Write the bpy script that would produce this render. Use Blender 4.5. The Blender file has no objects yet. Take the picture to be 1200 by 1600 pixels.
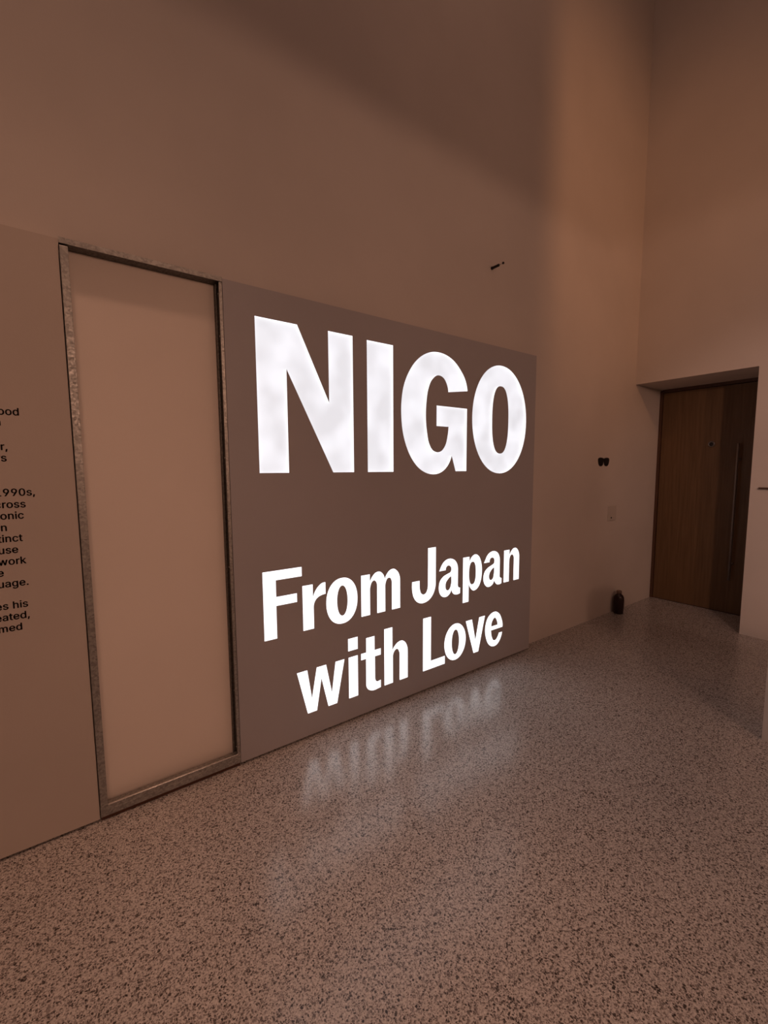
import bpy, bmesh, math, random
from mathutils import Vector, Matrix

random.seed(7)
C = bpy.context.scene.collection
sc = bpy.context.scene
PI = math.pi

# ---------------------------------------------------------------- camera
cam_d = bpy.data.cameras.new('camera')
cam_d.sensor_fit = 'VERTICAL'
cam_d.sensor_height = 36.0
cam_d.lens = 681.3 / 1600.0 * 36.0
cam_d.clip_start = 0.02
cam = bpy.data.objects.new('camera', cam_d)
C.objects.link(cam)
YAW, PITCH, ROLL = 0.6307, -0.09708, -0.005733
fw = Vector((math.sin(YAW) * math.cos(PITCH), math.cos(YAW) * math.cos(PITCH), math.sin(PITCH)))
rt = Vector((math.cos(YAW), -math.sin(YAW), 0.0))
up = rt.cross(fw)
rt2 = rt * math.cos(ROLL) + up * math.sin(ROLL)
up2 = -rt * math.sin(ROLL) + up * math.cos(ROLL)
m = Matrix.Identity(4)
for i in range(3):
    m[i][0], m[i][1], m[i][2] = rt2[i], up2[i], -fw[i]
m[0][3], m[1][3], m[2][3] = 0.0, 0.0, 1.5
cam.matrix_world = m
sc.camera = cam

# ---------------------------------------------------------------- world, exposure, lamps of the hall, added fill lights
sc.view_settings.view_transform = 'Standard'
sc.view_settings.look = 'None'
sc.view_settings.exposure = 0.0
sc.view_settings.gamma = 1.0
sc.view_settings.use_curve_mapping = False
w = bpy.data.worlds.new('hall_ambient'); sc.world = w; w.use_nodes = True
w.node_tree.nodes['Background'].inputs[0].default_value = (1.0, 0.62, 0.48, 1)
w.node_tree.nodes['Background'].inputs[1].default_value = 0.02

def lamp(name, kind, loc, target, power, color, size=0.3, angle=60, blend=0.5):
    d = bpy.data.lights.new(name, kind)
    d.energy = power; d.color = color
    if kind == 'AREA':
        d.shape = 'DISK'; d.size = size
    else:
        d.shadow_soft_size = size
        if kind == 'SPOT':
            d.spot_size = math.radians(angle); d.spot_blend = blend
    o = bpy.data.objects.new(name, d); C.objects.link(o)
    o.location = loc
    o.rotation_euler = (Vector(target) - Vector(loc)).to_track_quat('-Z', 'Y').to_euler()
    return o

WARM = (1.0, 0.55, 0.37)
# warm lamp under the gallery behind the camera (the added gallery slab cuts its light off high on the wall)
lamp('gallery_lamp', 'POINT', (0.95, -2.5, 2.55), (0.6, 2.2, 2.0), 72, WARM, 0.10)
# warm lamp on the gallery, the added gallery screen cuts it off to the left
lamp('upper_lamp', 'SPOT', (1.63, -2.8, 5.0), (4.1, 2.2, 3.7), 215, (1.0, 0.43, 0.19), 0.20, 44, 1.0)
# warm fill light added for the far wall, past the end of the slab
lamp('side_fill', 'POINT', (2.9, -2.3, 2.75), (2.9, 2, 2), 24, (1.0, 0.52, 0.32), 0.3)
# spot added to brighten the end wall right of the door recess
lamp('end_wall_fill', 'SPOT', (1.4, -1.2, 2.7), (4.85, 0.75, 1.4), 120, (1.0, 0.60, 0.46), 0.08, 44, 0.8)
# narrow downlight high in the hall, above the left part of the wall
lamp('downlight', 'SPOT', (-0.3, 0.35, 6.7), (-0.15, 1.45, 0.0), 330, (1.0, 0.52, 0.33), 0.22, 40, 1.0)
# large soft fill light added under the ceiling, not a real fitting
lamp('ceiling_fill', 'AREA', (1.2, 0.0, 7.1), (1.2, 0.2, 0.0), 22, (1.0, 0.60, 0.46), 2.2)

# ---------------------------------------------------------------- helpers
def srgb(r, g, b):
    f = lambda c: (c / 255.0 / 12.92) if c <= 10 else ((c / 255.0 + 0.055) / 1.055) ** 2.4
    return (f(r), f(g), f(b), 1.0)

def new_mat(name):
    mt = bpy.data.materials.new(name); mt.use_nodes = True
    nt = mt.node_tree; b = nt.nodes['Principled BSDF']
    return mt, nt, b

def coords(nt):
    return nt.nodes.new('ShaderNodeTexCoord').outputs['Object']

def noise(nt, scale, detail=3.0, rough=0.5, vec=None):
    n = nt.nodes.new('ShaderNodeTexNoise')
    n.inputs['Scale'].default_value = scale; n.inputs['Detail'].default_value = detail
    n.inputs['Roughness'].default_value = rough
    nt.links.new(vec if vec else coords(nt), n.inputs['Vector'])
    return n

def ramp(nt, fac, stops):
    r = nt.nodes.new('ShaderNodeValToRGB')
    while len(r.color_ramp.elements) < len(stops): r.color_ramp.elements.new(0.5)
    for e, (p, c) in zip(r.color_ramp.elements, stops):
        e.position = p; e.color = c if len(c) == 4 else (*c, 1)
    nt.links.new(fac, r.inputs['Fac'])
    return r

def bump(nt, bsdf, height, strength, dist=0.002):
    n = nt.nodes.new('ShaderNodeBump')
    n.inputs['Strength'].default_value = strength; n.inputs['Distance'].default_value = dist
    nt.links.new(height, n.inputs['Height']); nt.links.new(n.outputs['Normal'], bsdf.inputs['Normal'])

def paint(name, col, var=0.06, rough=0.8, spec=0.25, bscale=180, bstr=0.12):
    mt, nt, b = new_mat(name)
    n = noise(nt, 1.7, 4)
    lo = tuple(c * (1 - var) for c in col); hi = tuple(min(1, c * (1 + var)) for c in col)
    r = ramp(nt, n.outputs['Fac'], [(0.3, lo), (0.7, hi)])
    nt.links.new(r.outputs['Color'], b.inputs['Base Color'])
    b.inputs['Roughness'].default_value = rough
    b.inputs['Specular IOR Level'].default_value = spec
    bump(nt, b, noise(nt, bscale, 3).outputs['Fac'], bstr)
    return mt

M = {}
M['wall'] = paint('wall_paint', (0.62, 0.565, 0.53), 0.04)
M['board'] = paint('board_paint', (0.53, 0.47, 0.43), 0.03, 0.7)
M['infill'] = paint('infill_paint', (0.80, 0.72, 0.66), 0.03, 0.7)
M['sign'] = paint('sign_paint', (0.40, 0.385, 0.41), 0.03, 0.55, 0.35)
M['white_plastic'] = paint('switch_plastic', (0.55, 0.50, 0.46), 0.02, 0.4)
M['dark_gap'] = paint('dark_gap', (0.05, 0.035, 0.03), 0.1)

def metal(name, col, rough, spangle=True, metallic=1.0):
    mt, nt, b = new_mat(name)
    b.inputs['Metallic'].default_value = metallic
    if spangle:
        v = nt.nodes.new('ShaderNodeTexVoronoi'); v.inputs['Scale'].default_value = 130
        nt.links.new(coords(nt), v.inputs['Vector'])
        s = nt.nodes.new('ShaderNodeSeparateColor'); nt.links.new(v.outputs['Color'], s.inputs[0])
        r = ramp(nt, s.outputs[0], [(0.0, tuple(c * 0.72 for c in col)), (1.0, tuple(min(1, c * 1.15) for c in col))])
        nt.links.new(r.outputs['Color'], b.inputs['Base Color'])
        rr = nt.nodes.new('ShaderNodeMapRange')
        rr.inputs['To Min'].default_value = rough * 0.75; rr.inputs['To Max'].default_value = rough * 1.3
        nt.links.new(s.outputs[1], rr.inputs['Value']); nt.links.new(rr.outputs[0], b.inputs['Roughness'])
    else:
        n = noise(nt, 60, 3)
        r = ramp(nt, n.outputs['Fac'], [(0.3, tuple(c * 0.9 for c in col)), (0.7, col)])
        nt.links.new(r.outputs['Color'], b.inputs['Base Color'])
        b.inputs['Roughness'].default_value = rough
    return mt
M['galv'] = metal('galvanised_steel', (0.40, 0.39, 0.375), 0.46)
M['steel'] = metal('brushed_steel', (0.60, 0.57, 0.54), 0.30, False)
M['shaded_galv'] = metal('shaded_galvanised_steel', (0.16, 0.15, 0.14), 0.5)  # darker copy of the galvanised steel, shade put into its colour
M['pull'] = metal('dull_pull_steel', (0.26, 0.24, 0.23), 0.38, False)
M['screw'] = metal('screw_steel', (0.90, 0.90, 0.88), 0.16, False)
M['black'] = paint('black_plastic', (0.012, 0.010, 0.010), 0.2, 0.35, 0.5)
M['print'] = paint('black_vinyl', (0.025, 0.018, 0.015), 0.1, 0.6)

def floor_mat():
    mt, nt, b = new_mat('polished_terrazzo')
    co = coords(nt)
    # irregular dark chips packed in a pale binder
    nz = noise(nt, 80, 2, 0.5, co)
    mix = nt.nodes.new('ShaderNodeMixRGB'); mix.blend_type = 'LINEAR_LIGHT'; mix.inputs[0].default_value = 0.006
    nt.links.new(co, mix.inputs[1]); nt.links.new(nz.outputs['Color'], mix.inputs[2])
    def chips(scale, rmax, fmin):
        v = nt.nodes.new('ShaderNodeTexVoronoi'); v.inputs['Scale'].default_value = scale
        nt.links.new(mix.outputs[0], v.inputs['Vector'])
        sp = nt.nodes.new('ShaderNodeSeparateColor'); nt.links.new(v.outputs['Color'], sp.inputs[0])
        rad = nt.nodes.new('ShaderNodeMapRange')
        rad.inputs['From Min'].default_value = fmin; rad.inputs['From Max'].default_value = 1.0
        rad.inputs['To Min'].default_value = 0.0; rad.inputs['To Max'].default_value = rmax
        nt.links.new(sp.outputs[0], rad.inputs['Value'])
        sub = nt.nodes.new('ShaderNodeMath'); sub.operation = 'SUBTRACT'
        nt.links.new(rad.outputs[0], sub.inputs[0]); nt.links.new(v.outputs['Distance'], sub.inputs[1])
        c = nt.nodes.new('ShaderNodeMapRange')
        c.inputs['From Min'].default_value = -0.10; c.inputs['From Max'].default_value = 0.08
        nt.links.new(sub.outputs[0], c.inputs['Value'])
        return c.outputs[0], sp.outputs[1]
    c1, t1 = chips(150, 0.66, 0.10)
    c2, t2 = chips(230, 0.62, 0.25)
    col1 = ramp(nt, t1, [(0.0, (0.045, 0.037, 0.037)), (0.5, (0.12, 0.105, 0.10)), (1.0, (0.30, 0.275, 0.27))])
    n2 = noise(nt, 150, 3, 0.7, co)
    base = ramp(nt, n2.outputs['Fac'], [(0.35, (0.33, 0.305, 0.30)), (0.50, (0.55, 0.52, 0.50)), (0.68, (0.74, 0.71, 0.69))])
    m0 = nt.nodes.new('ShaderNodeMixRGB'); m0.inputs[2].default_value = (0.19, 0.16, 0.148, 1)
    nt.links.new(c2, m0.inputs[0]); nt.links.new(base.outputs['Color'], m0.inputs[1])
    mx = nt.nodes.new('ShaderNodeMixRGB')
    nt.links.new(c1, mx.inputs[0])
    nt.links.new(m0.outputs[0], mx.inputs[1]); nt.links.new(col1.outputs['Color'], mx.inputs[2])
    # broad wear
    n3 = noise(nt, 0.9, 4, 0.55, co)
    wr = ramp(nt, n3.outputs['Fac'], [(0.3, (0.88, 0.87, 0.87)), (0.7, (1, 1, 1))])
    ml = nt.nodes.new('ShaderNodeMixRGB'); ml.blend_type = 'MULTIPLY'; ml.inputs[0].default_value = 1
    nt.links.new(mx.outputs[0], ml.inputs[1]); nt.links.new(wr.outputs['Color'], ml.inputs[2])
    nt.links.new(ml.outputs[0], b.inputs['Base Color'])
    rr = nt.nodes.new('ShaderNodeMapRange')
    rr.inputs['To Min'].default_value = 0.17; rr.inputs['To Max'].default_value = 0.26
    nt.links.new(n3.outputs['Fac'], rr.inputs['Value']); nt.links.new(rr.outputs[0], b.inputs['Roughness'])
    b.inputs['Specular IOR Level'].default_value = 0.5
    bump(nt, b, noise(nt, 20, 2, 0.5, co).outputs['Fac'], 0.05, 0.002)
    return mt
M['floor'] = floor_mat()

def wood_mat(name, a, c):
    mt, nt, b = new_mat(name)
    mp = nt.nodes.new('ShaderNodeMapping'); mp.inputs['Scale'].default_value = (14, 14, 0.7)
    nt.links.new(coords(nt), mp.inputs['Vector'])
    n = noise(nt, 3.0, 6, 0.6, mp.outputs[0])
    r = ramp(nt, n.outputs['Fac'], [(0.3, a), (0.7, c)])
    nt.links.new(r.outputs['Color'], b.inputs['Base Color'])
    b.inputs['Roughness'].default_value = 0.45
    bump(nt, b, n.outputs['Fac'], 0.1, 0.001)
    return mt
M['door'] = wood_mat('door_wood', (0.105, 0.058, 0.024), (0.16, 0.090, 0.042))
M['frame_wood'] = wood_mat('door_frame_wood', (0.07, 0.032, 0.018), (0.10, 0.05, 0.028))

def glow(name, lo, hi, scale):
    """opal acrylic lit from behind by LEDs: the LEDs show as soft clouds"""
    mt, nt, b = new_mat(name)
    n = noise(nt, scale, 1.5, 0.45)
    r = ramp(nt, n.outputs['Fac'], [(0.36, lo), (0.66, hi)])
    b.inputs['Base Color'].default_value = (0.3, 0.3, 0.3, 1)
    b.inputs['Roughness'].default_value = 0.5
    nt.links.new(r.outputs['Color'], b.inputs['Emission Color'])
    b.inputs['Emission Strength'].default_value = 1.0
    return mt
M['glow_big'] = glow('lit_acrylic_title', (0.73, 0.735, 0.78), (0.90, 0.91, 0.97), 6)
M['edge'] = glow('lit_acrylic_edge', (0.97, 0.96, 0.98), (1.1, 1.08, 1.1), 4)
M['glow_small'] = glow('lit_acrylic_subtitle', (1.35, 1.35, 1.41), (1.65, 1.63, 1.68), 9)

def add_box(bm, lo, hi, bev=0.0):
    vs = [bm.verts.new((x, y, z)) for x in (lo[0], hi[0]) for y in (lo[1], hi[1]) for z in (lo[2], hi[2])]
    q = [(0, 1, 3, 2), (4, 6, 7, 5), (0, 4, 5, 1), (2, 3, 7, 6), (0, 2, 6, 4), (1, 5, 7, 3)]
    fs = [bm.faces.new([vs[i] for i in f]) for f in q]
    if bev:
        es = list({e for f in fs for e in f.edges})
        bmesh.ops.bevel(bm, geom=es, offset=bev, segments=2, affect='EDGES', profile=0.6)
    return fs

def add_lathe(bm, prof, n=32, mat=None):
    """prof: (radius, z) from bottom to top, closed at both ends"""
    rings = []
    for r, z in prof:
        rings.append([bm.verts.new((r * math.cos(2 * PI * k / n), r * math.sin(2 * PI * k / n), z)) for k in range(n)])
    for a, b in zip(rings, rings[1:]):
        for k in range(n):
            bm.faces.new((a[k], a[(k + 1) % n], b[(k + 1) % n], b[k]))
    bm.faces.new(list(reversed(rings[0]))); bm.faces.new(rings[-1])
    if mat is not None:
        vs = [v for r in rings for v in r]
        bmesh.ops.transform(bm, matrix=mat, verts=vs)

def link_obj(name, bm, mat, parent=None, smooth=False):
    bmesh.ops.recalc_face_normals(bm, faces=bm.faces[:])
    me = bpy.data.meshes.new(name)
    bm.to_mesh(me); bm.free()
    mats = mat if isinstance(mat, (list, tuple)) else [mat]
    for q in mats: me.materials.append(q)
    if smooth:
        for p in me.polygons: p.use_smooth = True
    o = bpy.data.objects.new(name, me); C.objects.link(o)
    if parent: o.parent = parent; o.matrix_parent_inverse = Matrix.Translation(parent.location).inverted()
    return o

def box_obj(name, lo, hi, mat, parent=None, bev=0.0):
    bm = bmesh.new(); add_box(bm, lo, hi, bev)
    return link_obj(name, bm, mat, parent)

def struct(name, lo, hi, mat, label=None):
    o = box_obj(name, lo, hi, mat); o['kind'] = 'structure'
    if label: o['label'] = label
    return o

def thing(name, label, cat, loc, group=None):
    o = bpy.data.objects.new(name, None); C.objects.link(o)
    o.location = loc; o['label'] = label; o['category'] = cat
    o.empty_display_size = 0.1
    if group: o['group'] = group
    return o

# ---------------------------------------------------------------- the room
FX, WY = 2.125, 2.195        # face of the exhibition boards, face of the hall wall (metres from the camera)
BX, DX = 4.85, 5.45          # face of the end wall, face of the door in its recess
TOP = 7.2
struct('floor', (-6, -6, -0.1), (9, 2.6, 0), M['floor'], 'polished speckled terrazzo floor')
struct('ceiling', (-6, -6, TOP), (9, 2.6, TOP + 0.15), M['wall'])
struct('wall_left', (-6, WY, 0), (DX + 0.2, WY + 0.25, TOP), M['wall'], 'tall pale wall behind the lit sign')

def back_wall():
    """end wall with a deep door recess: one mesh around the opening"""
    bm = bmesh.new()
    y0, y1, zt = 1.195, WY, 2.362
    add_box(bm, (BX, y0, zt), (DX + 0.2, y1, TOP))            # above the opening
    add_box(bm, (BX, -6, 0), (DX + 0.2, y0, TOP))             # right of the opening
    o = link_obj('wall_back', bm, M['wall']); o['kind'] = 'structure'
    o['label'] = 'end wall with the recess of the wooden door'
    bm = bmesh.new()
    return o
back_wall()
struct('wall_right', (3.02, -6, 0), (3.30, 0.612, 1.05), M['wall'], 'near end of a low pale wall at the right edge')
struct('wall_near', (-6, -6.2, 0), (9, -6, TOP), M['wall'])
struct('wall_far_left', (-6.2, -6, 0), (-6, 2.6, TOP), M['wall'])
struct('light_blocker_1', (-6, -6, 3.0), (2.40, -0.35, 3.25), M['wall'], 'unseen gallery slab behind the viewer, added to cut off lamp light')  # slab added out of view, its edge shades the upper wall
struct('light_blocker_2', (-6, -0.47, 3.25), (2.40, -0.35, TOP), M['wall'], 'unseen gallery screen behind the viewer, added to cut off lamp light')  # screen added out of view, blocks the upper lamp to the left

# ---------------------------------------------------------------- door in the recess
def build_door():
    d = thing('door_1', 'dark wooden door with a long vertical steel pull, set back in the far recess', 'door', (DX, 1.7, 0))
    del d['category']; d['kind'] = 'structure'
    y0, y1, zt = 1.225, 2.163, 2.325
    box_obj('door_leaf', (DX, y0, 0.008), (DX + 0.05, y1, zt), M['door'], d, 0.002)
    bm = bmesh.new()
    add_box(bm, (DX - 0.012, y1 + 0.004, 0), (DX + 0.1, WY, 2.345))
    add_box(bm, (DX - 0.012, 1.195, 0), (DX + 0.1, y0 - 0.004, 2.345))
    add_box(bm, (DX - 0.012, y0 - 0.004, zt + 0.005), (DX + 0.1, y1 + 0.004, 2.362))
    link_obj('door_frame', bm, M['frame_wood'], d)
    box_obj('threshold', (DX + 0.004, y0 - 0.004, 0), (DX + 0.1, y1 + 0.004, 0.007), M['dark_gap'], d)
    # long pull bar on two stand-offs
    bm = bmesh.new()
    bar = Matrix.Translation((DX - 0.062, 1.445, 0.36))
    add_lathe(bm, [(0.0115, 0), (0.0125, 0.002), (0.0125, 1.376), (0.0115, 1.378)], 20, bar)
    h = link_obj('handle', bm, M['pull'], d, True)
    for z in (0.52, 1.58):
        bm = bmesh.new()
        add_lathe(bm, [(0.016, 0), (0.016, 0.004), (0.008, 0.005), (0.008, 0.056)], 16,
                  Matrix.Translation((DX, 1.445, z)) @ Matrix.Rotation(-PI / 2, 4, 'Y'))
        link_obj('standoff', bm, M['pull'], h, True)
    # round lock: steel ring with a dark key plate in it
    rot = Matrix.Translation((DX, 1.687, 1.743)) @ Matrix.Rotation(-PI / 2, 4, 'Y')
    bm = bmesh.new()
    add_lathe(bm, [(0.031, 0), (0.031, 0.006), (0.028, 0.009), (0.019, 0.009), (0.018, 0.004)], 32, rot)
    l = link_obj('lock_ring', bm, M['pull'], d, True)
    bm = bmesh.new()
    add_lathe(bm, [(0.0175, 0.002), (0.0175, 0.007), (0.013, 0.0095)], 24, rot)
    link_obj('lock_core', bm, M['black'], l, True)
build_door()

GLYPHS = [
  ('N', ['c786.6,2240.0 c1007.6,2240.0 c1187.1,1862.9 c1187.1,2240.0 c1341.3,2240.0 c1341.3,1486.0 c1205.3,1486.0 c943.6,2011.1 c943.6,1486.0 c786.6,1486.0']),
  ('I', ['c1436.8,2234.1 c1625.0,2234.1 c1625.0,1486.0 c1436.8,1486.0']),
  ('G', ['c2265.7,2030.5 2247.5,2094.0 2195.4,2163.8 2122.4,2219.5 2043.4,2245.0 1950.7,2245.1 1869.5,2216.6 1798.7,2163.0 1745.0,2092.7 1707.1,2011.0 1688.2,1911.7 1688.0,1808.0 1699.1,1727.3 1725.6,1646.1 1768.2,1569.6 1831.9,1506.4 1897.4,1475.3 1964.8,1467.1 2025.1,1480.5 2082.1,1521.7 c2119.9,1591.4 c2157.9,1486.0 c2263.2,1486.0 c2263.2,1911.6 c1979.7,1911.6 c1979.7,1780.7 c2087.9,1780.7 2079.8,1719.1 2058.4,1655.1 2023.8,1619.6 1985.0,1611.3 1946.7,1624.3 1917.1,1663.6 1898.6,1730.2 1887.5,1820.5 1891.1,1923.0 1906.9,2008.3 1939.5,2071.7 1993.6,2104.5 2040.7,2092.4 2069.7,2055.7 c2083.5,2006.4']),
  ('O', [('E', 2.6196, 1.8565, 0.3034, 0.3895, 2.06), ('E', 2.6172, 1.8566, 0.0918, 0.2438, 2.5)]),
  ('F', ['c783.2,981.5 c1000.3,981.5 c1000.3,930.6 c853.0,930.6 c853.0,841.8 c969.5,841.8 c969.5,794.0 c852.0,794.0 c852.0,619.0 c783.2,619.0']),
  ('r', ['c1002.3,875.0 c1064.2,875.0 c1064.2,802.6 1076.6,831.7 1096.9,857.2 1121.1,873.2 c1142.9,875.0 c1142.9,808.2 1115.6,804.9 1087.5,791.8 1073.3,772.6 t1067.5,744.6 c1067.5,624.5 c1002.3,624.5']),
  ('o', [('E', 1.2502, 0.7483, 0.1039, 0.1347, 2.16), ('E', 1.2512, 0.749, 0.0349, 0.0889, 2.1)]),
  ('m', ['c1380.5,875.0 c1443.6,875.0 c1443.6,829.1 1461.4,858.2 1486.4,878.9 1514.2,881.8 1539.4,865.1 c1553.9,828.7 1573.6,862.4 1596.7,880.2 1624.8,883.3 1655.4,862.3 1672.0,828.7 t1674.8,794.5 c1674.8,624.5 c1609.0,624.5 t1609.0,795.4 1605.1,817.5 1593.6,832.0 1576.2,830.0 1564.1,812.1 t1557.9,780.2 c1557.9,624.5 c1496.2,624.5 t1496.2,790.3 1491.3,819.0 1474.9,833.1 1458.3,824.3 1448.3,802.9 t1444.0,780.5 c1444.0,624.5 c1380.5,624.5']),
  ('J', ['c1910.5,981.5 c1980.7,981.5 t1980.7,732.2 1971.6,689.5 1950.0,652.8 1914.1,626.3 1881.0,617.9 1843.6,620.6 1809.0,640.4 1786.3,671.4 1774.9,712.4 t1772.7,751.6 c1773.6,773.4 c1837.6,773.4 t1837.7,740.9 1841.0,711.7 1852.7,684.6 1869.0,675.2 1890.1,679.8 1904.2,700.9 t1910.5,729.2']),
  ('a', ['c2012.3,810.1 2024.4,832.3 2046.5,862.5 2084.0,883.6 2127.4,883.6 2163.9,865.8 2185.4,836.5 t2192.6,797.2 t2192.6,686.6 2198.5,670.8 c2216.2,665.2 c2215.2,624.5 2191.2,620.5 2164.7,623.6 2140.9,639.6 c2130.2,668.1 2120.1,645.2 2097.2,626.5 2061.5,622.3 2031.2,638.3 2013.5,667.5 2009.8,701.5 2020.3,740.5 2050.0,767.5 2090.2,782.0 2120.8,792.5 2127.2,814.2 2117.7,832.4 2102.3,840.1 2082.0,833.6 c2073.7,810.1', 'c2124.8,761.0 2095.8,743.6 2075.7,720.5 2072.4,694.8 2078.7,673.1 2094.2,663.7 2114.5,676.5 2124.6,701.3']),
  ('p', ['c2243.2,875.0 c2307.6,875.0 c2307.6,835.0 2321.2,859.6 2344.2,879.2 2373.6,885.1 2406.8,867.4 2428.8,831.4 2440.9,783.8 2441.5,733.3 2432.2,684.2 2411.9,645.3 2382.2,623.0 2355.4,619.2 2325.5,638.8 c2303.5,678.4 c2303.5,546.1 c2243.2,546.1', ('E', 2.341, 0.7513, 0.0354, 0.0832, 2.4)]),
  ('a', ['c2463.0,806.6 2477.8,829.3 2498.7,860.4 2532.6,880.8 2576.9,885.0 2616.0,868.4 2638.6,834.6 t2643.8,794.9 t2643.8,681.7 2651.5,670.9 c2667.2,665.7 c2667.2,624.5 2643.2,619.6 2616.9,622.5 2592.3,641.7 c2580.0,665.3 2571.1,638.6 2542.8,621.6 2511.2,619.6 2482.7,635.8 2463.3,666.6 2459.4,701.1 2473.9,741.2 2507.4,766.1 2551.1,781.4 2576.3,793.0 2580.9,813.9 2572.0,832.2 2555.9,838.5 2533.9,832.7 c2526.4,806.6', 'c2577.3,760.7 2549.0,745.3 2527.5,720.6 2521.8,695.8 2528.7,675.5 2544.8,666.5 2566.8,678.2 2575.6,704.9']),
  ('n', ['c2692.1,875.0 c2757.8,875.0 c2757.8,831.0 2776.5,859.7 2806.8,880.6 2831.1,882.3 2859.9,863.4 2877.6,827.6 t2880.0,791.0 c2880.0,624.5 c2812.3,624.5 t2812.3,795.3 2805.4,822.9 2791.1,834.4 2770.8,827.1 2759.9,806.3 t2755.9,780.2 c2755.9,624.5 c2692.1,624.5']),
  ('w', ['c957.5,396.5 c1019.6,396.5 c1045.0,225.6 c1077.7,396.5 c1137.5,396.5 c1172.2,220.3 c1198.6,396.5 c1259.0,396.5 c1205.8,144.5 c1147.8,144.5 c1106.4,324.9 c1074.6,144.5 c1017.7,144.5']),
  ('i', ['c1287.1,396.5 c1351.4,396.5 c1351.4,144.5 c1287.1,144.5', 'c1285.0,510.5 c1351.9,510.5 c1351.9,435.4 c1285.0,435.4']),
  ('t', ['c1412.1,485.8 c1474.3,485.8 c1474.3,396.5 c1521.0,396.5 c1521.0,355.5 c1476.7,355.5 t1476.7,216.7 1480.9,200.0 1490.9,190.0 1505.2,190.2 c1520.0,192.9 c1520.0,144.5 1494.5,142.1 1470.2,140.0 1446.2,145.2 1422.6,161.2 1411.8,181.6 t1410.2,209.6 c1410.2,356.6 c1374.6,356.6 c1374.6,396.5 c1412.1,396.5']),
  ('h', ['c1547.8,510.5 c1611.8,510.5 c1611.8,360.2 1629.7,383.6 1653.4,400.6 1688.2,405.5 1712.4,391.4 1730.1,362.0 t1736.7,327.9 c1736.7,144.5 c1669.4,144.5 t1669.4,320.9 1663.2,343.3 1651.1,359.8 1633.9,356.1 1620.9,340.1 t1615.3,316.9 c1615.3,144.5 c1547.8,144.5']),
  ('L', ['c1868.6,510.5 c1940.0,510.5 c1940.0,201.2 c2071.4,201.2 c2071.4,144.5 c1868.6,144.5']),
  ('o', [('E', 2.1727, 0.2782, 0.1068, 0.1331, 2.02), ('E', 2.1742, 0.2764, 0.036, 0.0905, 2.06)]),
  ('v', ['c2277.7,404.8 c2343.3,404.8 c2382.7,239.8 c2420.7,405.1 c2484.5,405.1 c2416.1,144.5 c2363.9,144.5']),
  ('e', ['c2690.8,272.6 2691.9,294.2 2679.0,338.7 2653.8,382.3 2610.5,410.1 2559.6,407.8 2519.2,381.9 2493.5,331.4 2488.5,276.6 2500.7,223.8 2524.6,177.1 2576.2,142.1 2627.7,145.2 2664.8,178.0 c2687.2,234.2 c2648.7,234.2 2630.7,202.2 2612.3,187.4 2588.9,188.6 2569.6,213.6 2559.4,247.6 c2556.8,272.6', 'c2559.6,303.4 2570.5,346.0 2597.8,365.4 2622.0,338.1 c2630.6,303.4']),
]
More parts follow.
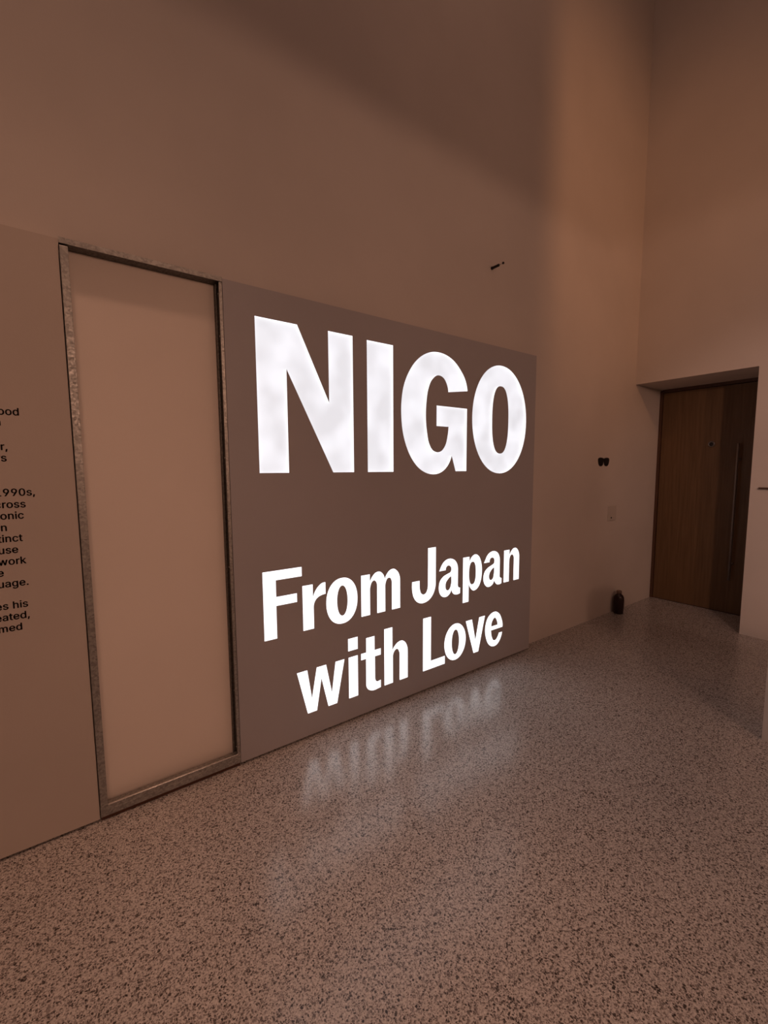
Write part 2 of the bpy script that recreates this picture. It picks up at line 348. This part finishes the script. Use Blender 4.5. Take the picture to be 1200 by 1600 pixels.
# outlines of the small printed letters (advance width, contours), 1000 units to the line
TYPE = {
 'h': (410, ['114,227 114,0 53,0 53,509 114,509 114,287 102,287 116,319 132,344 152,362 175,374 200,382 227,384 252,383 275,377 295,369 313,356 328,340 341,321 350,298 355,271 357,240 357,0 296,0 296,235 293,263 286,286 273,304 256,318 235,326 210,329 192,328 176,324 161,317 147,308 136,297 126,283 119,266 115,248']),
 'o': (415, ['207,-8 174,-5 144,3 117,16 93,35 72,58 56,85 44,116 37,150 34,187 37,225 44,260 56,291 72,318 93,341 117,360 144,374 174,382 207,384 241,382 271,374 299,360 323,341 343,318 359,291 371,260 379,225 381,187 379,150 371,116 359,85 343,58 323,35 299,16 271,3 241,-5', '207,46 231,49 252,55 270,66 285,80 298,97 307,117 314,139 318,163 319,187 318,212 314,236 307,258 298,278 285,296 270,310 252,321 231,328 207,330 184,328 163,321 145,310 130,296 118,278 108,258 102,236 98,212 96,187 98,163 102,139 108,117 118,97 130,80 145,66 163,55 184,49']),
 'd': (424, ['195,-8 165,-6 137,3 111,16 89,34 70,57 55,84 43,116 36,151 34,189 36,227 43,261 55,293 70,320 89,342 112,361 137,374 165,382 196,384 218,383 237,379 253,373 267,364 278,355 287,346 295,336 301,327 306,319 311,319 311,509 372,509 372,0 313,0 313,59 307,59 301,50 295,41 287,31 277,21 266,12 252,4 236,-3 217,-7', '205,47 226,49 246,55 263,65 278,78 290,95 299,115 306,138 310,162 312,189 310,216 306,241 300,263 290,282 278,299 263,312 246,322 227,328 205,330 182,328 162,322 145,311 130,298 118,281 108,261 102,239 98,215 96,189 98,163 102,139 109,117 118,97 130,80 145,66 162,55 182,49']),
 'i': (167, ['53,0 53,379 114,379 114,0', '84,443 73,444 63,448 54,455 47,463 43,472 41,483 43,494 47,504 54,512 63,518 73,522 84,524 95,522 105,518 114,512 121,504 125,494 126,483 125,472 121,463 114,455 105,448 95,444']),
 'n': (410, ['114,227 114,0 53,0 53,379 112,379 112,287 102,287 116,319 132,344 152,362 175,374 200,382 227,384 252,383 275,377 295,369 313,356 328,340 341,321 350,298 355,271 357,240 357,0 296,0 296,235 293,263 286,286 273,304 256,318 235,326 210,329 192,328 176,324 161,317 147,308 136,297 126,283 119,266 115,248']),
 'a': (389, ['160,-9 137,-7 115,-3 94,5 76,15 60,29 48,45 38,63 32,84 30,108 32,128 36,146 43,161 53,174 64,184 78,193 92,200 108,206 125,211 143,214 161,217 178,220 200,223 218,225 234,227 247,229 257,231 265,235 271,240 274,246 276,255 276,257 275,272 272,285 267,297 260,307 251,315 240,322 227,327 212,330 196,331 178,330 163,327 149,322 137,316 127,309 118,301 110,292 104,283 100,274 41,291 51,313 64,331 79,346 95,358 114,368 133,375 153,380 173,383 194,384 208,384 223,382 239,379 255,375 271,369 286,360 300,350 312,336 322,320 330,301 335,278 337,251 337,0 277,0 277,52 272,52 267,43 260,34 252,25 242,16 229,8 215,1 199,-4 181,-7', '170,45 192,47 211,51 228,59 242,68 254,80 263,93 270,108 274,122 276,138 276,190 272,187 267,184 259,182 251,180 241,178 231,176 221,174 210,173 200,171 191,170 182,169 175,168 161,166 147,163 134,159 122,153 112,147 103,139 97,130 93,118 92,105 93,93 96,82 102,72 109,64 119,57 130,52 142,48 156,46']),
 'r': (259, ['53,0 53,379 112,379 112,321 115,321 124,339 137,354 152,367 171,377 191,383 213,385 218,385 223,385 229,384 243,384 243,322 241,323 236,324 230,324 223,325 215,326 207,326 190,324 174,321 159,315 146,306 135,296 126,284 119,269 115,254 114,237 114,0']),
 ',': (188, ['38,-119 68,71 137,71 84,-119']),
 's': (365, ['182,-8 157,-7 133,-3 112,3 93,12 76,24 62,38 50,54 41,73 36,94 94,107 101,87 111,72 124,60 141,52 160,47 181,45 206,47 227,53 244,62 258,74 265,88 268,103 266,115 262,126 254,136 243,144 229,150 212,155 149,170 118,180 92,192 72,208 58,227 50,249 47,274 49,295 55,314 65,332 79,347 95,360 115,370 137,378 161,383 187,384 212,383 234,379 254,372 271,363 286,352 299,339 309,324 318,308 324,290 268,277 262,291 254,304 243,316 228,325 210,331 187,333 166,331 147,326 131,317 119,305 111,292 109,277 110,264 115,253 124,243 136,235 152,229 172,223 229,209 261,200 287,187 306,171 320,153 328,131 331,107 329,85 323,65 312,47 298,31 281,18 260,6 236,-2 210,-7']),
 '1': (453, ['76,0 76,55 391,55 391,0', '276,509 276,0 212,0 212,448 209,448 86,358 86,427 198,509']),
 '9': (453, ['226,516 256,513 285,506 310,494 333,478 352,458 368,434 380,408 387,378 389,347 387,322 382,296 373,270 359,240 340,207 315,168 200,0 130,0 301,248 307,248 302,238 295,229 287,221 278,214 268,207 257,202 245,198 232,195 218,195 188,197 161,203 137,214 116,229 98,247 83,269 72,294 66,321 64,352 66,382 73,411 85,436 101,459 120,479 143,494 168,506 196,513', '226,460 207,459 190,454 174,446 160,435 148,423 138,407 131,390 127,372 125,352 127,331 131,313 138,295 148,280 160,268 174,257 190,250 207,245 226,243 245,245 263,249 279,257 293,267 305,280 314,295 322,312 326,330 327,350 326,371 322,390 314,407 305,422 293,435 279,446 263,454 245,459']),
 '0': (453, ['227,-7 191,-3 158,7 130,24 105,48 85,77 69,113 57,155 50,202 48,254 50,306 57,353 69,395 85,431 106,461 130,484 159,502 191,512 227,516 262,512 295,502 323,484 348,461 368,431 384,395 396,353 403,306 405,254 403,202 396,155 384,113 368,77 348,48 323,24 295,7 263,-3', '227,50 250,52 271,60 290,74 306,92 320,116 330,144 338,176 342,213 344,254 342,295 338,332 330,365 320,393 306,416 290,435 271,449 250,457 227,460 203,457 182,449 163,435 147,416 134,393 123,365 115,332 111,295 109,254 111,213 115,176 123,144 134,116 147,92 163,74 182,60 203,52']),
 'c': (396, ['207,-8 174,-5 144,3 117,16 93,35 72,58 56,85 44,116 37,150 34,187 37,225 44,260 56,291 72,318 93,341 117,360 144,374 174,382 207,384 226,384 243,381 260,377 276,371 291,364 305,356 318,346 330,335 340,322 349,308 356,293 362,277 303,262 300,272 295,281 290,289 284,297 278,304 270,311 261,316 252,321 242,325 231,328 220,329 207,330 184,328 163,321 145,310 130,296 118,278 108,258 102,236 98,212 96,187 98,163 102,139 108,117 118,97 130,80 145,66 163,55 184,49 207,46 220,47 232,49 243,52 253,55 262,60 271,66 279,73 285,80 292,89 297,98 301,107 304,117 363,102 357,86 350,70 341,56 331,43 319,32 306,21 292,12 277,5 261,-1 244,-5 226,-7']),
 't': (227, ['204,379 204,327 6,327 6,379', '65,471 126,471 126,98 127,83 130,70 136,61 144,55 156,51 170,50 175,50 180,50 185,51 191,52 197,53 202,54 213,2 207,0 200,-2 192,-3 184,-3 176,-4 168,-4 138,-1 113,7 92,21 77,41 68,64 65,93']),
 'u': (410, ['182,-5 158,-3 135,2 115,11 97,23 82,39 69,59 60,82 54,109 53,139 53,379 114,379 114,144 116,117 124,94 137,75 154,61 175,53 200,50 218,51 234,55 249,62 263,71 274,83 283,97 290,113 295,132 296,153 296,379 357,379 357,0 298,0 298,92 307,92 294,60 277,35 257,17 234,5 209,-3']),
 'e': (404, ['212,-8 177,-5 145,3 117,16 92,35 72,58 56,85 44,116 37,150 34,187 36,224 44,258 55,290 71,317 91,340 115,359 142,373 172,382 205,384 226,383 246,380 266,374 285,366 303,355 319,341 334,324 347,305 357,282 365,256 370,227 371,194 371,169 75,169 75,221 338,221 310,202 308,226 304,248 298,269 288,286 277,301 263,314 246,323 227,328 205,330 183,328 164,323 146,313 131,301 119,286 109,270 102,251 97,231 96,211 96,178 98,151 102,127 110,106 121,88 135,73 151,61 169,53 190,48 212,46 227,47 241,49 254,53 265,58 276,65 285,73 294,82 300,93 306,105 365,91 358,72 348,55 335,39 320,26 302,14 283,4 261,-3 237,-7']),
 'w': (567, ['138,0 23,379 87,379 133,214 140,190 147,164 154,137 161,107 168,75 175,41 165,41 172,74 179,105 186,135 192,163 199,189 206,214 252,379 316,379 362,214 368,189 375,163 382,136 388,106 395,75 402,41 391,41 399,75 406,106 413,135 420,163 427,189 434,214 480,379 545,379 429,0 368,0 319,172 314,189 309,207 305,225 300,243 295,262 291,280 286,299 281,318 277,338 291,338 286,319 281,299 277,280 272,262 267,243 263,225 258,207 253,189 248,172 199,0']),
 'k': (381, ['110,137 110,212 121,212 284,379 360,379 184,199 177,199', '53,0 53,509 114,509 114,0', '294,0 148,186 191,229 372,0']),
 'g': (425, ['207,-151 180,-149 156,-146 134,-140 114,-132 97,-122 82,-110 70,-97 59,-84 51,-69 101,-41 107,-49 114,-57 122,-66 131,-74 142,-82 154,-88 169,-93 187,-96 207,-97 236,-95 261,-87 282,-75 298,-58 308,-34 311,-6 311,68 306,68 301,60 294,51 287,41 277,32 266,23 252,16 236,10 217,6 195,5 165,7 138,14 113,27 90,43 71,65 55,90 43,120 36,154 34,191 36,229 43,263 55,293 71,320 90,342 112,361 138,374 166,382 196,384 218,383 237,379 253,373 267,365 279,356 288,346 296,336 302,327 308,319 313,319 313,379 372,379 372,-9 370,-40 363,-67 350,-90 334,-109 314,-124 291,-136 265,-144 237,-149', '205,59 227,61 246,66 264,75 278,87 290,103 300,121 307,142 311,166 312,193 311,219 307,242 300,264 291,283 279,299 264,312 247,322 227,328 205,330 182,328 163,322 145,312 130,298 118,282 109,262 102,241 98,218 96,193 98,167 102,144 109,123 118,104 131,88 145,76 163,66 183,61']),
 '.': (188, ['95,-4 83,-3 73,1 63,9 55,18 51,29 50,41 51,53 55,64 63,73 73,81 83,85 95,87 107,85 118,81 128,73 135,64 140,53 141,41 140,29 135,18 128,9 118,1 107,-3']),
 'm': (610, ['53,0 53,379 112,379 112,295 108,295 114,314 122,331 132,346 144,358 158,368 172,376 187,382 203,385 219,386 245,383 268,375 287,361 303,342 314,320 321,295 312,295 318,312 326,329 337,343 350,356 364,366 381,375 398,381 417,385 437,386 458,385 478,380 497,372 514,361 529,346 541,328 550,307 555,283 557,255 557,0 496,0 496,254 493,279 485,298 473,313 456,323 438,329 419,330 402,329 387,326 374,320 363,312 353,302 345,290 340,277 336,263 335,247 335,0 274,0 274,260 272,280 265,297 253,311 238,322 220,328 199,330 185,329 171,326 158,320 145,312 135,302 126,289 119,274 115,257 114,238 114,0']),
}
# ---------------------------------------------------------------- letter outlines, in millimetres on the sign
# 'c' = corner, 't' = straight run meeting a curve, plain = smooth point; ('E', cx, cz, a, b, n) = oval in metres
def contour(ct, step=7):
    if ct[0] == 'E':
        _, cx, cz, a, b, k = ct
        out = []
        for i in range(72):
            t = 2 * PI * i / 72; c, s = math.cos(t), math.sin(t)
            out.append((cx + a * math.copysign(abs(c) ** (2 / k), c), cz + b * math.copysign(abs(s) ** (2 / k), s)))
        return out
    F, P = [], []
    for tok in ct.split():
        f = 's'
        if tok[0] in 'ct': f = tok[0]; tok = tok[1:]
        x, z = tok.split(','); F.append(f); P.append(Vector((float(x) / 1000, float(z) / 1000)))
    n = len(P); out = []
    straight = [F[i] != 's' and F[(i + 1) % n] != 's' for i in range(n)]
    def tangent(i, seg):            # unit tangent at point i used by curved segment seg
        a, b, c = P[i - 1], P[i], P[(i + 1) % n]
        if F[i] == 's':
            d1, d2 = (b - a), (c - b); l1, l2 = d1.length, d2.length
            return (d1 / l1 * l2 + d2 / l2 * l1).normalized()
        if F[i] == 't':
            return (b - a).normalized() if straight[i - 1] else (c - b).normalized()
        return None
    for i in range(n):
        a, b = P[i], P[(i + 1) % n]
        out.append((a.x, a.y))
        if straight[i]: continue
        L = (b - a).length; ch = (b - a).normalized()
        ta, tb = tangent(i, i), tangent((i + 1) % n, i)
        if ta is None and tb is None: continue
        if ta is None: ta = (2 * ch * ch.dot(tb) - tb).normalized()
        if tb is None: tb = (2 * ch * ch.dot(ta) - ta).normalized()
        m = max(2, int(L * 1000 / step))
        for k in range(1, m):
            t = k / m
            q = (2*t**3 - 3*t**2 + 1) * a + (t**3 - 2*t**2 + t) * L * ta + (-2*t**3 + 3*t**2) * b + (t**3 - t**2) * L * tb
            out.append((q.x, q.y))
    return out

def plate(name, polys, y_front, depth, mats, parent, side_slot=0, grow=0.0):
    """flat plate in the XZ plane with outlines and holes (even-odd), from y_front back to y_front + depth"""
    cu = bpy.data.curves.new(name + '_outline', 'CURVE'); cu.dimensions = '2D'; cu.fill_mode = 'BOTH'
    cu.extrude = depth / 2; cu.offset = grow
    for poly in polys:
        sp = cu.splines.new('POLY'); sp.points.add(len(poly) - 1); sp.use_cyclic_u = True
        for p, (x, z) in zip(sp.points, poly): p.co = (x, z, 0, 1)
    tmp = bpy.data.objects.new('tmp', cu); C.objects.link(tmp)
    bpy.context.view_layer.update()
    dg = bpy.context.evaluated_depsgraph_get()
    me = bpy.data.meshes.new_from_object(tmp.evaluated_get(dg), depsgraph=dg)
    bpy.data.objects.remove(tmp); bpy.data.curves.remove(cu)
    me.transform(Matrix.Translation((0, y_front + depth / 2, 0)) @ Matrix.Rotation(PI / 2, 4, 'X'))
    bm = bmesh.new(); bm.from_mesh(me)
    bmesh.ops.remove_doubles(bm, verts=bm.verts[:], dist=1e-6)
    bmesh.ops.recalc_face_normals(bm, faces=bm.faces[:])
    bm.to_mesh(me); bm.free()
    me.name = name; me.materials.clear()
    for q in mats: me.materials.append(q)
    for p in me.polygons:
        p.use_smooth = False
        p.material_index = side_slot if abs(p.normal.y) < 0.5 else 0
    o = bpy.data.objects.new(name, me); C.objects.link(o)
    if parent: o.parent = parent; o.matrix_parent_inverse = Matrix.Translation(parent.location).inverted()
    return o

def sign_panel():
    x0, x1, z0, z1 = 0.640, 3.037, 0.014, 2.376
    t = thing('sign_panel', 'large mauve-grey sign panel with glowing white cut-out letters', 'sign', (1.84, FX, 0))
    polys = [[(x0, z0), (x1, z0), (x1, z1), (x0, z1)]]
    glyphs = [(n, [contour(c) for c in cts]) for n, cts in GLYPHS]
    for n, cts in glyphs: polys += cts
    plate('board', polys, FX, 0.016, [M['sign'], M['edge'], M['sign']], t, 1)
    for p in C.objects['board'].data.polygons:
        c = p.center
        if p.material_index == 1 and (c.x < x0 + 0.01 or c.x > x1 - 0.01 or c.z < z0 + 0.01 or c.z > z1 - 0.01): p.material_index = 2
    for i, (n, cts) in enumerate(glyphs):
        # the lit sheet behind each cut-out
        o = plate('letter', cts, FX + 0.0155, 0.006, [M['glow_big'] if i < 4 else M['glow_small']], t)
        o['label'] = 'glowing white letter ' + n
    # returns of the light box
    bm = bmesh.new()
    add_box(bm, (x0, FX + 0.016, z0), (x0 + 0.018, WY, z1)); add_box(bm, (x1 - 0.018, FX + 0.016, z0), (x1, WY, z1))
    add_box(bm, (x0 + 0.018, FX + 0.016, z1 - 0.018), (x1 - 0.018, WY, z1))
    add_box(bm, (x0 + 0.018, FX + 0.016, z0), (x1 - 0.018, WY, z0 + 0.018))
    add_box(bm, (x0 + 0.018, WY - 0.012, z0 + 0.018), (x1 - 0.018, WY, z1 - 0.018))
    link_obj('light_box', bm, M['sign'], t)
    for x in (x0 + 0.05, 1.4, 2.2, x1 - 0.1):
        box_obj('foot', (x, FX + 0.03, 0), (x + 0.05, WY, z0), M['dark_gap'], t)
sign_panel()

# ---------------------------------------------------------------- wall text panel at the left edge
TEXT = [('hood', -0.122, 1.707), ('in', -0.176, 1.668), ('ar,', -0.163, 1.579), ('rs', -0.168, 1.538),
        ('1990s,', -0.095, 1.410), ('cross', -0.125, 1.366), ('sonic', -0.133, 1.324), ('in', -0.185, 1.281),
        ('stinct', -0.142, 1.239), ('ouse', -0.158, 1.196), ('work', -0.137, 1.153), ('e', -0.205, 1.112),
        ('guage.', -0.136, 1.069), ('es his', -0.143, 0.985), ('eated,', -0.141, 0.942), ('amed', -0.166, 0.899)]
def type_polys(ch):
    return [[tuple(map(float, q.split(','))) for q in c.split()] for c in TYPE[ch][1]] if ch != ' ' else []

def text_panel():
    x1, z0, z1 = 0.034, 0.012, 2.376
    t = thing('text_panel', 'pale warm exhibition board with small black text at the left edge', 'panel', (-1.0, FX, 0))
    box_obj('board', (-2.4, FX, z0), (x1, FX + 0.016, z1), M['board'], t, 0.0012)
    bm = bmesh.new()
    add_box(bm, (x1 - 0.018, FX + 0.016, z0), (x1, WY - 0.001, z1)); add_box(bm, (-2.4, FX + 0.016, z0), (-2.382, WY - 0.001, z1))
    add_box(bm, (-2.382, FX + 0.016, z1 - 0.018), (x1 - 0.018, WY - 0.001, z1))
    link_obj('side_return', bm, M['board'], t)
    for x in (-2.3, -1.2, -0.1):
        box_obj('foot', (x, FX + 0.03, 0), (x + 0.05, WY - 0.002, z0), M['dark_gap'], t)
    for s, xr, zb in TEXT:
        K = 0.0000525                                   # metres per type unit
        adv, px = 0.0, []
        for ch in s: px.append(adv); adv += (TYPE[ch][0] if ch != ' ' else 200) * 1.03
        mx = px[-1] + max(x for c in type_polys(s[-1]) for x, y in c)
        o = None; bm = bmesh.new()
        for ch, ox in zip(s, px):
            if ch == ' ': continue
            polys = [[(xr + (x + ox - mx) * K * 0.93, zb + y * K) for x, y in c] for c in type_polys(ch)]
            area = [sum(a[0] * b[1] - b[0] * a[1] for a, b in zip(c, c[1:] + c[:1])) for c in polys]
            big = max(area, key=abs)
            holes = [c for c, a in zip(polys, area) if a * big < 0]
            for c in [c for c, a in zip(polys, area) if a * big > 0]:
                inside = [h for h in holes if min(x for x, z in c) < h[0][0] < max(x for x, z in c)
                          and min(z for x, z in c) < h[0][1] < max(z for x, z in c)]
                for dx, dz in ((-0.0010, 0), (0.0010, 0), (0, 0.0006), (0, -0.0006)):      # printed weight
                    sh = [[(x + dx, z + dz) for x, z in q] for q in [c] + inside]
                    g = plate('text_line', sh, FX - 0.0004, 0.0004, [M['print']], None)
                    bm.from_mesh(g.data); me = g.data
                    bpy.data.objects.remove(g); bpy.data.meshes.remove(me)
        link_obj('text_line', bm, M['print'], t)
text_panel()

# ---------------------------------------------------------------- steel stud frame between the two boards
def profile_c(bm, x0, x1, y0, y1, z0, z1, open_side, th=0.0018, lip=0.006):
    """thin folded channel along Z: web and two flanges"""
    add_box(bm, (x0, y0, z0), (x1, y0 + th, z1))                       # front flange
    add_box(bm, (x0, y1 - th, z0), (x1, y1, z1))                       # rear flange
    if open_side == 'right': add_box(bm, (x0, y0 + th, z0), (x0 + th, y1 - th, z1))
    else: add_box(bm, (x1 - th, y0 + th, z0), (x1, y1 - th, z1))

M['gap_shade'] = paint('gap_shade_red_brown', (0.10, 0.045, 0.032), 0.1)  # dark colour standing for the shade in the gap under the sill
def stud_frame():
    t = thing('metal_frame', 'galvanised steel stud frame around a plain board, between text panel and sign', 'frame', (0.337, FX, 0))
    x0, x1, z1 = 0.0375, 0.6365, 2.376
    bm = bmesh.new()
    add_box(bm, (x0, FX - 0.004, 0.022), (x0 + 0.0275, FX + 0.030, 2.352), 0.0015)
    add_box(bm, (x0 + 0.002, FX + 0.030, 0.022), (x0 + 0.010, WY - 0.004, 2.352))
    link_obj('stud', bm, M['galv'], t)
    bm = bmesh.new()                                                  # right stud: its open channel faces the gap
    add_box(bm, (x1 - 0.014, FX - 0.004, 0.022), (x1, FX - 0.002, 2.357))
    r = link_obj('stud', bm, M['galv'], t)
    bm = bmesh.new()
    add_box(bm, (x1 - 0.012, FX - 0.002, 0.022), (x1 - 0.009, FX + 0.028, 2.357))
    add_box(bm, (x1 - 0.016, FX + 0.028, 0.022), (x1 - 0.006, FX + 0.032, 2.357))
    add_box(bm, (x1 - 0.020, FX + 0.032, 0.022), (x1 - 0.003, WY - 0.004, 2.357))
    link_obj('channel', bm, M['shaded_galv'], r)
    for z in (2.31, 2.12, 1.56, 1.03, 0.40, 0.10):
        bm = bmesh.new()
        add_lathe(bm, [(0.0045, 0), (0.0045, 0.0015), (0.0025, 0.003)], 12,
                  Matrix.Translation((x1 - 0.012, FX + 0.013, z)) @ Matrix.Rotation(-PI / 2, 4, 'Y'))
        link_obj('screw', bm, M['screw'], r, True)
    bm = bmesh.new()                                                  # header track
    add_box(bm, (x0 - 0.001, FX - 0.006, 2.359), (x1 + 0.001, FX - 0.003, z1 + 0.004))
    h = link_obj('header', bm, M['galv'], t)
    bm = bmesh.new()
    add_box(bm, (x0 - 0.001, FX - 0.003, 2.360), (x1 + 0.001, WY - 0.002, 2.376))
    link_obj('track', bm, M['shaded_galv'], h)
    bm = bmesh.new()
    add_lathe(bm, [(0.006, 0), (0.006, 0.004), (0.003, 0.012)], 12, Matrix.Translation((x1 - 0.004, FX + 0.0, z1 - 0.012)))
    link_obj('screw', bm, M['black'], h, True)
    bm = bmesh.new()                                                  # sill track with a bright front lip
    add_box(bm, (x0 - 0.001, FX - 0.005, 0.020), (x1 + 0.001, FX - 0.002, 0.071), 0.0008)
    add_box(bm, (x0 + 0.027, FX - 0.002, 0.066), (x1 - 0.012, FX + 0.025, 0.069))
    add_box(bm, (x0 - 0.001, FX - 0.002, 0.018), (x1 + 0.001, FX + 0.025, 0.022))
    add_box(bm, (x0 + 0.028, FX - 0.0065, 0.044), (x1 - 0.015, FX - 0.0045, 0.046), 0.0006)
    s = link_obj('sill', bm, M['galv'], t)
    bm = bmesh.new()                                                  # rolled crease along the lip
    add_box(bm, (x0 + 0.028, FX - 0.0075, 0.066), (x1 - 0.015, FX - 0.004, 0.0725), 0.0014)
    link_obj('sill_lip', bm, M['screw'], s)
    box_obj('gap_shade', (x0 + 0.001, FX + 0.006, 0), (x1 - 0.001, FX + 0.024, 0.018), M['gap_shade'], t)  # dark strip added to fill the sill gap with painted shade
    box_obj('infill_board', (x0 + 0.010, WY - 0.012, 0.010), (x1 - 0.020, WY - 0.004, 2.360), M['infill'], t)
stud_frame()

# ---------------------------------------------------------------- small things on the walls and floor
def sunglasses():
    t = thing('sunglasses', 'pair of black sunglasses fixed on the wall right of the sign', 'sunglasses', (4.257, WY, 1.565))
    def lens(cx, sgn):
        pts = []
        raw = [(-0.049, 0.020), (-0.042, 0.034), (-0.015, 0.041), (0.025, 0.039), (0.045, 0.028), (0.049, 0.008),
               (0.043, -0.018), (0.028, -0.036), (0.006, -0.042), (-0.018, -0.039), (-0.036, -0.024), (-0.046, 0.0)]
        return [(cx + sgn * x, 1.562 + z) for x, z in raw]
    for cx, sgn in ((4.203, -1), (4.311, 1)):
        pl = lens(cx, -sgn)
        P = [Vector(p) for p in pl]; n = len(P); out = []
        for i in range(n):
            a, b, c, d = P[i - 1], P[i], P[(i + 1) % n], P[(i + 2) % n]
            for k in range(4):
                u = k / 4
                q = 0.5 * ((2 * b) + (c - a) * u + (2 * a - 5 * b + 4 * c - d) * u * u + (3 * b - a - 3 * c + d) * u ** 3)
                out.append((q.x, q.y))
        plate('lens', [out], WY - 0.006, 0.005, [M['black']], t)
    bm = bmesh.new()
    add_box(bm, (4.235, WY - 0.006, 1.583), (4.279, WY - 0.001, 1.596), 0.002)
    link_obj('bridge', bm, M['black'], t)
sunglasses()

def wall_plate():
    t = thing('wall_plate', 'square pale cover plate low on the wall near the far corner', 'switch', (4.462, WY, 1.047))
    box_obj('plate', (4.385, WY - 0.012, 0.972), (4.540, WY, 1.122), M['white_plastic'], t, 0.003)
    bm = bmesh.new()
    add_lathe(bm, [(0.009, 0), (0.009, 0.003), (0.005, 0.005)], 16,
              Matrix.Translation((4.437, WY - 0.012, 1.002)) @ Matrix.Rotation(PI / 2, 4, 'X'))
    link_obj('keyhole', bm, M['black'], t, True)
wall_plate()

def bottle():
    t = thing('bottle', 'dark bottle with a paler cap standing on the floor by the wall', 'bottle', (4.56, 2.128, 0))
    M['bottle'] = paint('dark_red_bottle', (0.018, 0.004, 0.004), 0.1, 0.35, 0.5)
    M['cap'] = paint('dull_cap', (0.20, 0.14, 0.12), 0.1, 0.5)
    bm = bmesh.new()
    add_lathe(bm, [(0.040, 0.0), (0.045, 0.004), (0.047, 0.02), (0.045, 0.028), (0.048, 0.036), (0.050, 0.09), (0.050, 0.145),
                   (0.047, 0.172), (0.038, 0.192), (0.026, 0.203), (0.022, 0.208), (0.022, 0.216)], 36,
              Matrix.Translation((4.56, 2.128, 0)))
    link_obj('body', bm, M['bottle'], t, True)
    bm = bmesh.new()
    add_lathe(bm, [(0.023, 0.214), (0.025, 0.216), (0.025, 0.238), (0.023, 0.241)], 24, Matrix.Translation((4.56, 2.128, 0)))
    link_obj('cap', bm, M['cap'], t, True)
bottle()

def wall_arm():
    b = Vector((2.574, WY, 2.935))
    t = thing('wall_fitting', 'tiny black rod fitting sticking out high on the wall above the sign', 'fitting', b)
    rot = Matrix.Translation(b) @ Matrix.Rotation(PI / 2, 4, 'X')
    bm = bmesh.new(); add_lathe(bm, [(0.011, 0), (0.011, 0.010), (0.009, 0.012), (0.009, 0.066), (0.006, 0.068)], 16, rot)
    link_obj('socket', bm, M['black'], t, True)
    bm = bmesh.new(); add_lathe(bm, [(0.002, 0.066), (0.002, 0.098)], 10, rot)
    link_obj('stem', bm, M['steel'], t, True)
    bm = bmesh.new(); add_lathe(bm, [(0.004, 0.096), (0.008, 0.099), (0.008, 0.107), (0.004, 0.110)], 14, rot)
    link_obj('tip', bm, M['black'], t, True)
wall_arm()

def end_bar():
    t = thing('wall_bar', 'thin dark horizontal bar on the end wall at the right edge', 'bar', (BX, 1.05, 1.32))
    box_obj('bar', (BX - 0.020, 0.85, 1.3135), (BX - 0.008, 1.133, 1.3285), M['frame_wood'], t, 0.002)
    for y in (0.90, 1.09):
        box_obj('bracket', (BX - 0.009, y, 1.3155), (BX, y + 0.02, 1.3265), M['frame_wood'], t)
end_bar()
